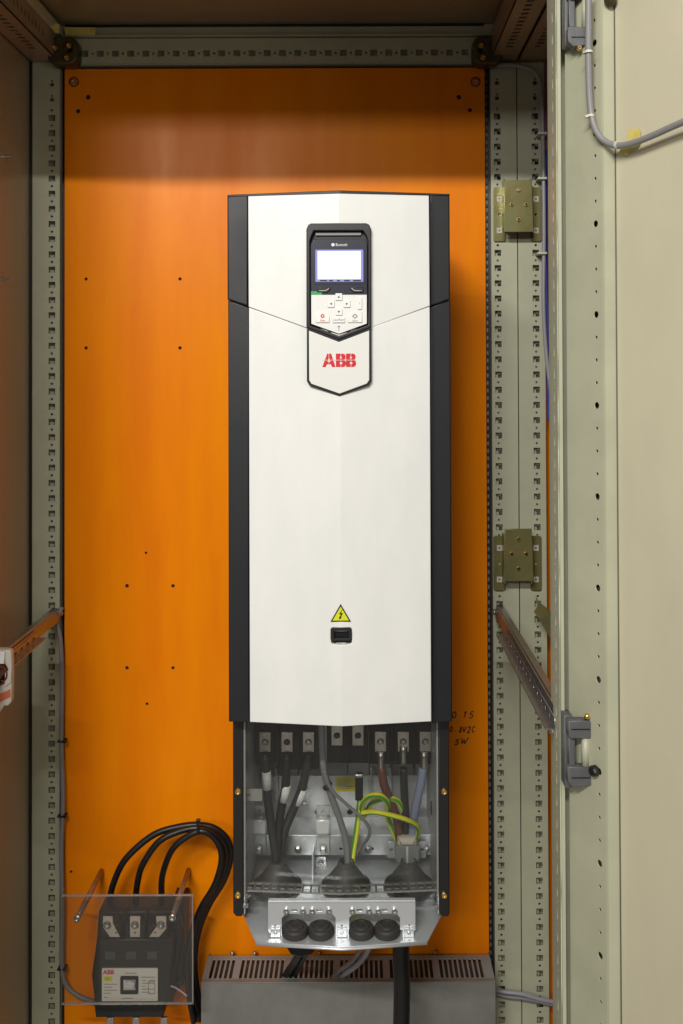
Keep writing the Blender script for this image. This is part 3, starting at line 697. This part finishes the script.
# transparent cover with slotted bottom flange
cv = mk('clear_cover', sheetpx([(244,700),(438,700),(438,896),(244,896)], [], Yc-.002+BENDW, .002, 0, bend=.07), M['clear'], dr)
cc = P(341, 894, Yc).z
hs_ = []; s = S(Yc); x = 249
ff = lambda px: Yc-.002+.07*abs((px-341)*s)
outl = [(244,0),(341,0),(438,0)]
me = bpy.data.meshes.new('f'); bm = bmesh.new()
def slotrow(zc, ya, hgt, nm):
    parts = []
    xs = 249
    L_ = [boxw(X(244,Yc), X(438,Yc), 0, .0012, zc-.0006, zc+.0006)]
    return L_
segs = []
x = 246.0
while x < 436:
    xa_, xb_ = X(x, Yc, 890), X(x+6.3, Yc, 890); xg = X(x+8.2, Yc, 890)
    y_ = ff(x+4); 
    segs.append(boxw(xb_, xg, y_+.001, y_+.02, cc, cc+.0016))
    segs.append(boxw(xa_, xg, y_+.018, y_+.0215, cc, cc+.0018))
    segs.append(boxw(xa_, xg, y_-.0005, y_+.0035, cc, cc+.0018))
    segs.append(boxw(xa_+.001, xb_-.001, y_+.0005, y_+.002, cc+.004, cc+.0052))
    x += 8.2
mk('slotted_edge', join(*segs), M['clearedge'], cv)
mk('cover_rim', join(boxpx(244,720,245.4,896,Yc-.001,Yc+.012), boxpx(436.6,720,438,896,Yc-.001,Yc+.012)), M['clearedge'], cv)
mk('side_tab', join(boxpx(243,905,248,908,Yc-.004,Yc), boxpx(434,905,439,908,Yc-.004,Yc)), M['steel'], gpo)

# ================================================================== CABLES
def cable(name, pts, w, m, lab, cat='cable', group=None, **k):
    o = mk(name, tpx(pts, w, **k), M[m]); return tag(o, lab, cat, group)
def ring(parent, name, a, b, w, m):
    mk(name, tube([P(*a), P(*b)], w/2*S(a[2])), M[m], parent)
G1 = 'power cables behind the clear cover'
c1 = cable('power_cable', [(265,756,-.203),(266.5,775,-.20),(268,800,-.2),(271.5,828,-.205),(275,850,-.21),(276.5,868,-.213)], 8.8, 'cabgrey', 'dark cable with white sleeve at the leftmost terminal of the drive', 'cable', G1)
ring(c1, 'marker_sleeve', (266.3,771,-.20), (267.5,789,-.2), 9.3, 'sleeve')
c2 = cable('power_cable', [(287,756,-.203),(286.5,770,-.2),(285,790,-.196),(281,810,-.194),(278.5,835,-.2),(277.5,866,-.21)], 8.8, 'cabblack', 'black cable with white sleeve at the second terminal from the left', 'cable', G1)
ring(c2, 'marker_sleeve', (286.4,785,-.197), (283.8,801,-.195), 9.3, 'sleeve')
c3 = cable('power_cable', [(308.5,756,-.203),(306.5,768,-.2),(302,788,-.192),(294,808,-.19),(285,830,-.195),(281,850,-.2),(280,866,-.21)], 8.8, 'cabgrey', 'dark cable with white sleeve slanting from the third terminal from the left', 'cable', G1)
ring(c3, 'marker_sleeve', (303.3,789,-.192), (297.7,804,-.19), 9.3, 'sleeve')
for c, x in ((c1,265),(c2,287),(c3,308.5)):
    mk('cable_end', lathe([(.0058,-.004),(.0058,.003),(.0045,.005)], P(x,757,-.2025), (0,0,1)), M['cabblack'] if c is c2 else M['cabgrey'], c)
sig = cable('control_cable', [(321.5,716,-.22),(322,745,-.22),(324,770,-.22),(331,795,-.21),(340,820,-.205),(346,842,-.205),(348,866,-.212)], 6.6, 'cabmid', 'thick grey cable running down the middle of the wiring bay')
ring(sig, 'cable_tie', (326.3,784.6,-.218), (328.6,787,-.218), 10.5, 'black')
cable('thin_cable', [(324,770,-.232),(331,789,-.228),(345,803,-.222),(360,816,-.22),(369,828,-.22),(368,838,-.218),(360,848,-.2),(352,862,-.195)], 3.4, 'cabmid', 'thin grey cable looping right from the middle grey cable')
e1 = cable('earth_cable', [(360,798,-.19),(358.5,815,-.19),(356,835,-.195),(353.5,850,-.2),(352,864,-.208)], 5.6, 'earth', 'upright yellow and green cable with black lug at mid bay', 'cable', 'yellow and green earth cables')
lg = mk('cable_lug', sheetpx(rrect(355.2,776,363,801,1), [], -.20, .008, .002), M['blockdark'], e1)
mk('lug_tip', sheetpx(rrect(355.2,774.5,363,778,.5), [], -.2015, .01, .001), M['steel'], lg)
GE = 'yellow and green earth cables'
cable('earth_cable', [(364,816,-.185),(362,806,-.20),(368,797,-.215),(378,795,-.22),(385,799,-.215),(388,806,-.205),(387,815,-.19),(392,828,-.185),(398,842,-.19)], 5.6, 'earth', 'arched yellow and green cable, left of the two crossing loops', 'cable', GE)
cable('earth_cable', [(366,812,-.175),(372,803,-.185),(384,799,-.20),(395,799.5,-.20),(401,806,-.195),(404.5,820,-.185),(405.5,844,-.19)], 5.2, 'earth', 'green yellow cable arching over to the brown cable', 'cable', GE)
cable('earth_cable', [(362,813,-.215),(375,812,-.225),(392,815.5,-.225),(407,820,-.222),(416,825,-.21),(418,832,-.195),(415,844,-.188)], 5, 'earth', 'yellow cable crossing level in front of the blue cable', 'cable', GE)
b1 = cable('phase_cable', [(381.5,768,-.2),(384,785,-.2),(390,800,-.198),(397,820,-.193),(400,846,-.19)], 8.6, 'brown', 'brown cable at the third terminal from the right', 'cable', 'motor cables on the right terminals')
b2 = cable('phase_cable', [(403.5,768,-.2),(404,785,-.198),(405,805,-.192),(406,830,-.19),(406,846,-.188)], 8, 'cabgrey', 'dark grey cable at the second terminal from the right', 'cable', 'motor cables on the right terminals')
b3 = cable('phase_cable', [(423,768,-.2),(420.5,785,-.2),(416,805,-.197),(413,825,-.193),(412,846,-.19)], 8.6, 'bluegrey', 'pale blue grey cable at the rightmost terminal', 'cable', 'motor cables on the right terminals')
for c, x in ((b1,381),(b2,403.5),(b3,424)):
    mk('cable_lug', lathe([(.0042,0),(.0055,.004),(.0055,.018),(.0062,.022),(.005,.026),(0,.026)], P(x,770 if c is not b2 else 764,-.2), (0,0,1), 14), M['lug'], c)
gl = thing('cable_gland', 'square grey cable clamp with cream tape under the brown and blue cables', 'clamp', tuple(P(407,868,-.19)))
mk('body', sheetpx([(396,846),(419,846),(419.5,860),(411,866),(397,863),(395.5,858)], [], -.208, .03, .0015), M['ceram'], gl)
mk('body_ridge', sheetpx([(406.3,847),(408.3,847),(408.3,864),(406.3,864)], [], -.2095, .002, .0004), M['sleeve'], gl)
mk('tape_wrap', sheetpx(rrect(397.5,838.5,417,848,2), [], -.206, .022, .005), M['whitetape'], gl)
for x in (391.5, 422): mk('clamp_ear', sheetpx(rrect(x-4,842,x+4,858,1), [circ(x,850,1.8)], -.178, .003, .0004), M['galv'], gl)

# black loop cables to the breaker
GB = 'black cables looping to the breaker'
Yl0 = -.06
L1 = [(110,918,-.04),(110,900,-.05),(114,882,-.06),(126,858.6,-.065),(152.5,835.5,-.06),(178,827,-.058),(199,825,-.058),(216,829,-.056),(228,841,-.054),(230.5,858,-.052),(224,880,-.05),(209.5,904,-.05),(199,930,-.05),(194.5,960,-.045),(197,990,-.04),(205,1020,-.035)]
L2 = [(135.5,918,-.04),(135.5,900,-.05),(138,880,-.065),(143,864,-.072),(158.5,842,-.072),(179,831.5,-.069),(199,828,-.068),(214,833,-.066),(224.5,845,-.064),(226,861,-.062),(219,883,-.06),(205,906,-.06),(195,932,-.058),(190.5,960,-.055),(192.5,990,-.05),(200,1020,-.045)]
L3 = [(161.5,918,-.04),(161.5,898,-.055),(162.5,875,-.07),(172,850,-.08),(188,836,-.08),(202,831,-.079),(213,836.5,-.077),(220.5,849,-.075),(221,864,-.073),(214,886,-.07),(201,908,-.068),(191.5,934,-.066),(187,960,-.062),(188.5,990,-.06),(194,1022,-.055)]
k1 = cable('supply_cable', L1, 6.4, 'cabblack', 'outermost black cable loop entering the breaker at its left pole', 'cable', GB)
cable('supply_cable', L2, 6.3, 'cabblack', 'middle black cable loop entering the breaker at its centre pole', 'cable', GB)
cable('supply_cable', L3, 6.2, 'cabblack', 'innermost black cable loop entering the breaker at its right pole', 'cable', GB)
mk('cable_tie', join(sheetpx([rrect(196.4,820.8,199,835.5,1.2)], [], -.0875, .004, .0005), boxpx(196,820,200,822.5,-.089,-.083,.0005)), M['black'], k1)

# grey cable along left post
gc = cable('sensor_cable', [(62,607,-.008),(57,622,-.014),(60.5,640,-.016),(62,680,-.016),(61.5,740,-.016),(63,800,-.016),(61.5,850,-.016),(62.5,910,-.016),(62,955,-.016),(64,980,-.02),(74,993,-.025),(92,1001,-.03),(112,1004,-.04)], 4.4, 'cabmid', 'grey cable tied along the left perforated post down to the breaker', 'cable')
for y in (742,817,970):
    mk('cable_tie', join(boxpx(57,y-.8,65,y+.8,-.021,-.007,.0004), boxpx(63,y-1.5,66,y+1.5,-.022,-.015,.0005)), M['black'], gc)
# right neighbour cables
r1 = cable('side_cable', [(490,66,-.014),(508,65,-.016),(527,68,-.018),(538,77,-.02),(541.5,95,-.02),(543,150,-.02),(544,230,-.02),(543.5,300,-.022),(546,350,-.022),(552,400,-.03)], 4, 'cablight', 'grey cable arching over the right posts and down beside them')
for y in (133,178,253):
    mk('cable_tie', boxpx(538,y-1.1,547,y+1.1,-.028,-.006,.0004), M['tie'], r1)
cable('side_wire', [(546,150,-.01),(545.5,210,-.01),(546,270,-.012),(547.5,330,-.012),(548.5,400,-.012),(549,420,-.012)], 3.4, 'blue', 'blue wire running down next to the right post')
cable('side_wire', [(547,60,-.004),(546,130,-.004),(547,200,-.004),(548,300,-.004)], 2.6, 'violet', 'thin violet wire behind the blue wire at the right post')
cable('loom_cable', [(494,990,-.012),(505,992,-.018),(522,994,-.02),(540,999,-.02),(560,1003,-.02)], 4, 'cablight', 'upper of two grey cables crossing the right posts at the bottom', 'cable', 'grey cables at the bottom right')
cable('loom_cable', [(494,994,-.012),(508,997,-.016),(522,998.5,-.018),(540,1002,-.018),(560,1006.5,-.018)], 3, 'cabmid', 'lower thinner grey cable crossing the right posts at the bottom', 'cable', 'grey cables at the bottom right')
# cables below drive
mz = cable('motor_cable', [(404,905,-.215),(401,945,-.2),(402,985,-.19),(401,1040,-.18)], 17, 'cabblack', 'thick black cable dropping from the drive past the grey vent box')
fx = cable('flex_cable', [(299,925,-.2),(300,948,-.17),(294,963,-.10),(288.5,971,-.075),(284,980,-.062),(281,992,-.055)], 7.5, 'cabblack', 'black cable dropping below the left of the drive', 'cable')
cable('flex_cable', [(314,925,-.2),(309,948,-.16),(301,962,-.10),(296,971,-.072),(292,982,-.06)], 6, 'cabblack', 'second black cable crossing toward the vent box slots', 'cable')
cable('flex_cable', [(372,930,-.2),(368,950,-.16),(358,964,-.10),(345,974,-.075),(336,984,-.06)], 5.5, 'cablight', 'light grey cable pair upper strand under the drive', 'cable')
cable('flex_cable', [(365,930,-.2),(361,948,-.16),(352,961,-.10),(338,972,-.072),(329,982,-.06)], 4.5, 'cabmid', 'mid grey cable lower strand under the drive', 'cable')
mk('gland_nut', lathe([(.019,0),(.022,.003),(.022,.014),(.014,.018)], P(302,949,-.2), (0,0,1), 8), M['black'], fx)

# door cable
def dpt(px, py, w): return PP(px, py, H+n*w, n)
q = [dpt(588.5,-12,.03), dpt(588.5,20,.028), dpt(588.5,60,.025), dpt(589.5,95,.022), dpt(592,118,.02), dpt(598,134,.018), dpt(608,143,.014), dpt(620,145.5,.012), dpt(636,142,.012), dpt(655,134.5,.012), dpt(675,125.5,.013), dpt(700,115,.014)]
dc = mk('door_cable', tube(q, .0034), M['cabdoor']); tag(dc, 'grey cable coming down the hinge side and curving across the door', 'cable')
for x, y in ((588.5,52),(590.5,116),(617.5,145)):
    c = dpt(x, y, .02)
    mk('cable_tie', join(lathe([(.0044,-.0013),(.0044,.0013),(.003,.0013)], dpt(x,y,.026 if y<60 else (.021 if y<130 else .012)), (0,0,1) if x < 600 else tuple(u), 14), boxpx(x-5,y-1,x-2,y+1.2,-.575,-.57,.0003)) if x < 600 else lathe([(.0044,-.0013),(.0044,.0013),(.003,.0013)], dpt(x,y,.012), tuple(u), 14), M['tie'], dc)

# ================================================================== VENT BOX
zv = P(350, 982.5, -.085).z
vb = thing('vent_box', 'grey sheet metal box with slotted top below the drive', 'enclosure', (X(350,-.085,982), -.04, zv-.2))
x0, x1 = P(201,982,-.085).x, P(495.5,982,-.085).x
mk('front_plate', boxw(x0, x1, -.085, -.0835, zv-.2, zv, .0005), M['vent'], vb)
mk('top_fold', boxw(x0, x1, -.0865, -.078, zv-.0005, zv+.0015, .0005), M['vent'], vb)
hl = []; x = x0+.012; i = 0
while x < x1-.014:
    if i % 10 in (0,1,2,3,4,6,7,8,9):
        hl.append(rrect(x-.0024, -.074, x+.0024, -.026, .0008, 2))
    x += .0079; i += 1
me = flat([rrect(x0, -.0775, x1, -.016)], hl, .0015)
mk('slotted_top', fixn(xf(me, lambda a, b, w: Vector((a, b, zv+w)))), M['venttop'], vb)
mk('interior', boxw(x0+.002, x1-.002, -.078, -.004, zv-.2, zv-.016), M['ventin'], vb)
mk('side_plate', join(boxw(x0, x0+.0015, -.083, -.006, zv-.2, zv-.002), boxw(x1-.0015, x1, -.083, -.006, zv-.2, zv-.002)), M['vent'], vb)
for px in (229, 252, 318, 402, 437):
    mk('screw', bolt(Vector((X(px,-.05,962), -.012, zv+.001)), .0035, .003, (0,0,1)), M['steel'], vb)

# ================================================================== BREAKER + SHIELD
bk = thing('circuit_breaker', 'dark grey three pole breaker behind the clear shield at lower left', 'breaker', tuple(P(130, 1030, -.05)))
mk('top_housing', sheetpx([(99,912),(178,912),(181,932),(176,968),(99,968),(97,940)], [], -.07, .05, .002), M['breaker'], bk)
mk('middle_housing', sheetpx([(97,940),(172,940),(168,1004),(95,1004),(92,975)], [], -.098, .03, .002), M['breaker'], bk)
mk('base', sheetpx([(99,935),(178,935),(172,1004),(96,1004)], [], -.07, .068, .002), M['breaker'], bk)
mk('lower_housing', sheetpx([(94,1001),(164,1001),(163,1017.5),(96,1017.5)], [], -.092, .08, .002), M['breaker'], bk)
mk('pole_divider', join(*[sheetpx([(x-1.6,914),(x+1.6,914),(x-.5,942),(x-3,942)], [], -.08, .03, .0005) for x in (124,146)]), M['breaker'], bk)
mk('side_housing', sheetpx([(172,903),(184,903),(183,985),(170,997),(166,985)], [circ(176,978,2.4)], -.05, .045, .002), M['breaker'], bk)
tm = [[(103,917),(112,917),(113,924),(120,937),(110,937),(103,927)],[(130,917),(140,917),(140,937),(130,937)],[(156,917),(166,917),(166,929),(159,937),(149,937),(157,926)]]
for q_, sx_, sy_ in zip(tm, (107.5,135,161), (924,924,924)):
    t_ = mk('terminal', sheetpx(q_, [circ((q_[4][0]+q_[3][0])/2+1 if len(q_)>4 else 135, 933, 1, 8)], -.099, .003, .0005), M['devwhite'], bk)
    mk('terminal_screw', bolt(P(sx_, sy_, -.099), .0058, .005), M['steel'], t_)
for x in (111,135,158):
    mk('pole_block', sheetpx([(x-10,925),(x+10,925),(x+9,943),(x-9,943)], [], -.0955, .03, .001), M['breaker'], bk)
for x in (110,131,152):
    mk('indicator_window', sheetpx(rrect(x-5, 952, x+5, 959.5, .6), [], -.0995, .002, .0003), M['breaker2'], bk)
fpz = mk('face_plate', sheetpx(rrect(102,969,157.5,1001,.6), [], -.1015, .003, .0004), M['facewhite'], bk)
mk('brand_print', textpx('ABB', 108.5, 972.4, 4.4, -.1018, weight=.0003), M['red'], fpz)
sk = mk('rating_sticker', sheetpx(rrect(103.2,976.4,112.3,981.3,.3), [], -.1019, .0003), M['warn'], fpz)
mk('sticker_print', textpx('SET', 107.7, 978.9, 2.2, -.1022), M['greyink'], sk)
pr = [boxpx(a, b, c, b+.6, -.1019, -.1016) for a, b, c in ((125,973,136),(104,984,117),(104,987,112),(104,990,117),(104,993,111),(141,977,155),(142,980,146),(149,980,155),(142,983,154),(142,986,145),(142,989,154),(142,992,150),(122,998,133),(104,997,108))]
pr += [sheetpx([rrect(148,981.5,155,994,.4)], [rrect(148.6,982.2,154.4,993.3,.3)], -.1021, .0003)]
mk('face_print', join(*pr), M['greyink'], fpz)
tgl = mk('toggle_frame', sheetpx([rrect(120.2,977,138,994.3,1)], [rrect(123,980,135.4,991,.6)], -.104, .004, .0005), M['blockdark'], fpz)
mk('toggle', sheetpx([(124.8,983),(126.5,983),(127,982),(131.6,982),(132,983),(134,983),(134.6,989),(123.8,989)], [], -.108, .008, .001), M['sleeve'], fpz)
for x in (110,136,164):
    mk('lower_terminal', sheetpx(rrect(x-3.5, 1018, x+3.5, 1036, .5), [circ(x,1026,2)], -.07, .004, .0005), M['lug'], bk)
w_ = cable('breaker_wire', [(171,986,-.09),(176,988,-.085),(182,992,-.08),(187,996,-.08)], 1.5, 'sleeve', 'short thin white wire at the lower right of the breaker')

ps = thing('protective_shield', 'clear plastic shield on four stand-off rods in front of the breaker', 'shield', tuple(P(128, 1010, -.137)))
Yp = -.137
mk('shield_sheet', sheetpx(rrect(62,896,193,1004,.5), [circ(78,917,2,12),circ(173,916,2,12)], Yp, .003), M['shield'], ps)
mk('shield_edge', join(boxpx(62,895.3,193,896.3,Yp-.0002,Yp+.0032), boxpx(192,896.4,193.1,1003.5,Yp-.0002,Yp+.0032), boxpx(62,1003.6,193,1004.6,Yp-.0002,Yp+.0032)), M['clearedge'], ps)
for (a, b), (c, d) in (((78,917),(101,868.5)), ((173,916),(185.5,867))):
    e = P(a, b, Yp+.004); 
    so = mk('standoff', tube([Vector((e.x, Yp+.0035, e.z)), Vector((e.x, -.001, e.z))], .0043, n=14), M['copper'], ps)
    mk('standoff_screw', join(lathe([(.0052,0),(.0052,.0012),(0,.0012)], Vector((e.x, Yp-.0001, e.z))), bolt(Vector((e.x, Yp-.001, e.z)), .0042, .004)), M['steel'], so)
for (a, b) in ((78,995),(173,995)):
    e = P(a, b, Yp+.004)
    if a == 78: continue

# ================================================================== LIGHT
w = bpy.data.worlds.new('World'); sc.world = w; w.use_nodes = True
bg = w.node_tree.nodes['Background']; bg.inputs[0].default_value = (1, .94, .86, 1); bg.inputs[1].default_value = .19
def area(name, loc, target, sx_, sy_, power, col=(1,.965,.91)):
    l = bpy.data.lights.new(name, 'AREA'); l.shape = 'RECTANGLE'; l.size = sx_; l.size_y = sy_; l.energy = power; l.color = col
    o = bpy.data.objects.new(name, l); COL.objects.link(o); o.location = loc
    o.rotation_euler = (Vector(target)-Vector(loc)).to_track_quat('-Z', 'Y').to_euler(); return o
area('ceiling_tube_lamp', (-.62, -2.85, 1.42), (0, 0, -.1), 1.3, .04, 72)
area('ceiling_tube_lamp', (-1.25, -5.2, 1.45), (0, 0, -.1), 1.4, .35, 48)
area('side_fill_light', (1.9, -2.6, .5), (-.5, 0, 0), 1.6, 1.6, 12)  # soft fill added at right front to brighten the left side panel
sc.view_settings.view_transform = 'Standard'; sc.view_settings.look = 'None'; sc.view_settings.exposure = 0; sc.view_settings.gamma = 1
sc.render.engine = 'CYCLES'
sc.cycles.use_denoising = True
sc.cycles.max_bounces = 10; sc.cycles.transparent_max_bounces = 24
sc.cycles.sample_clamp_indirect = 6
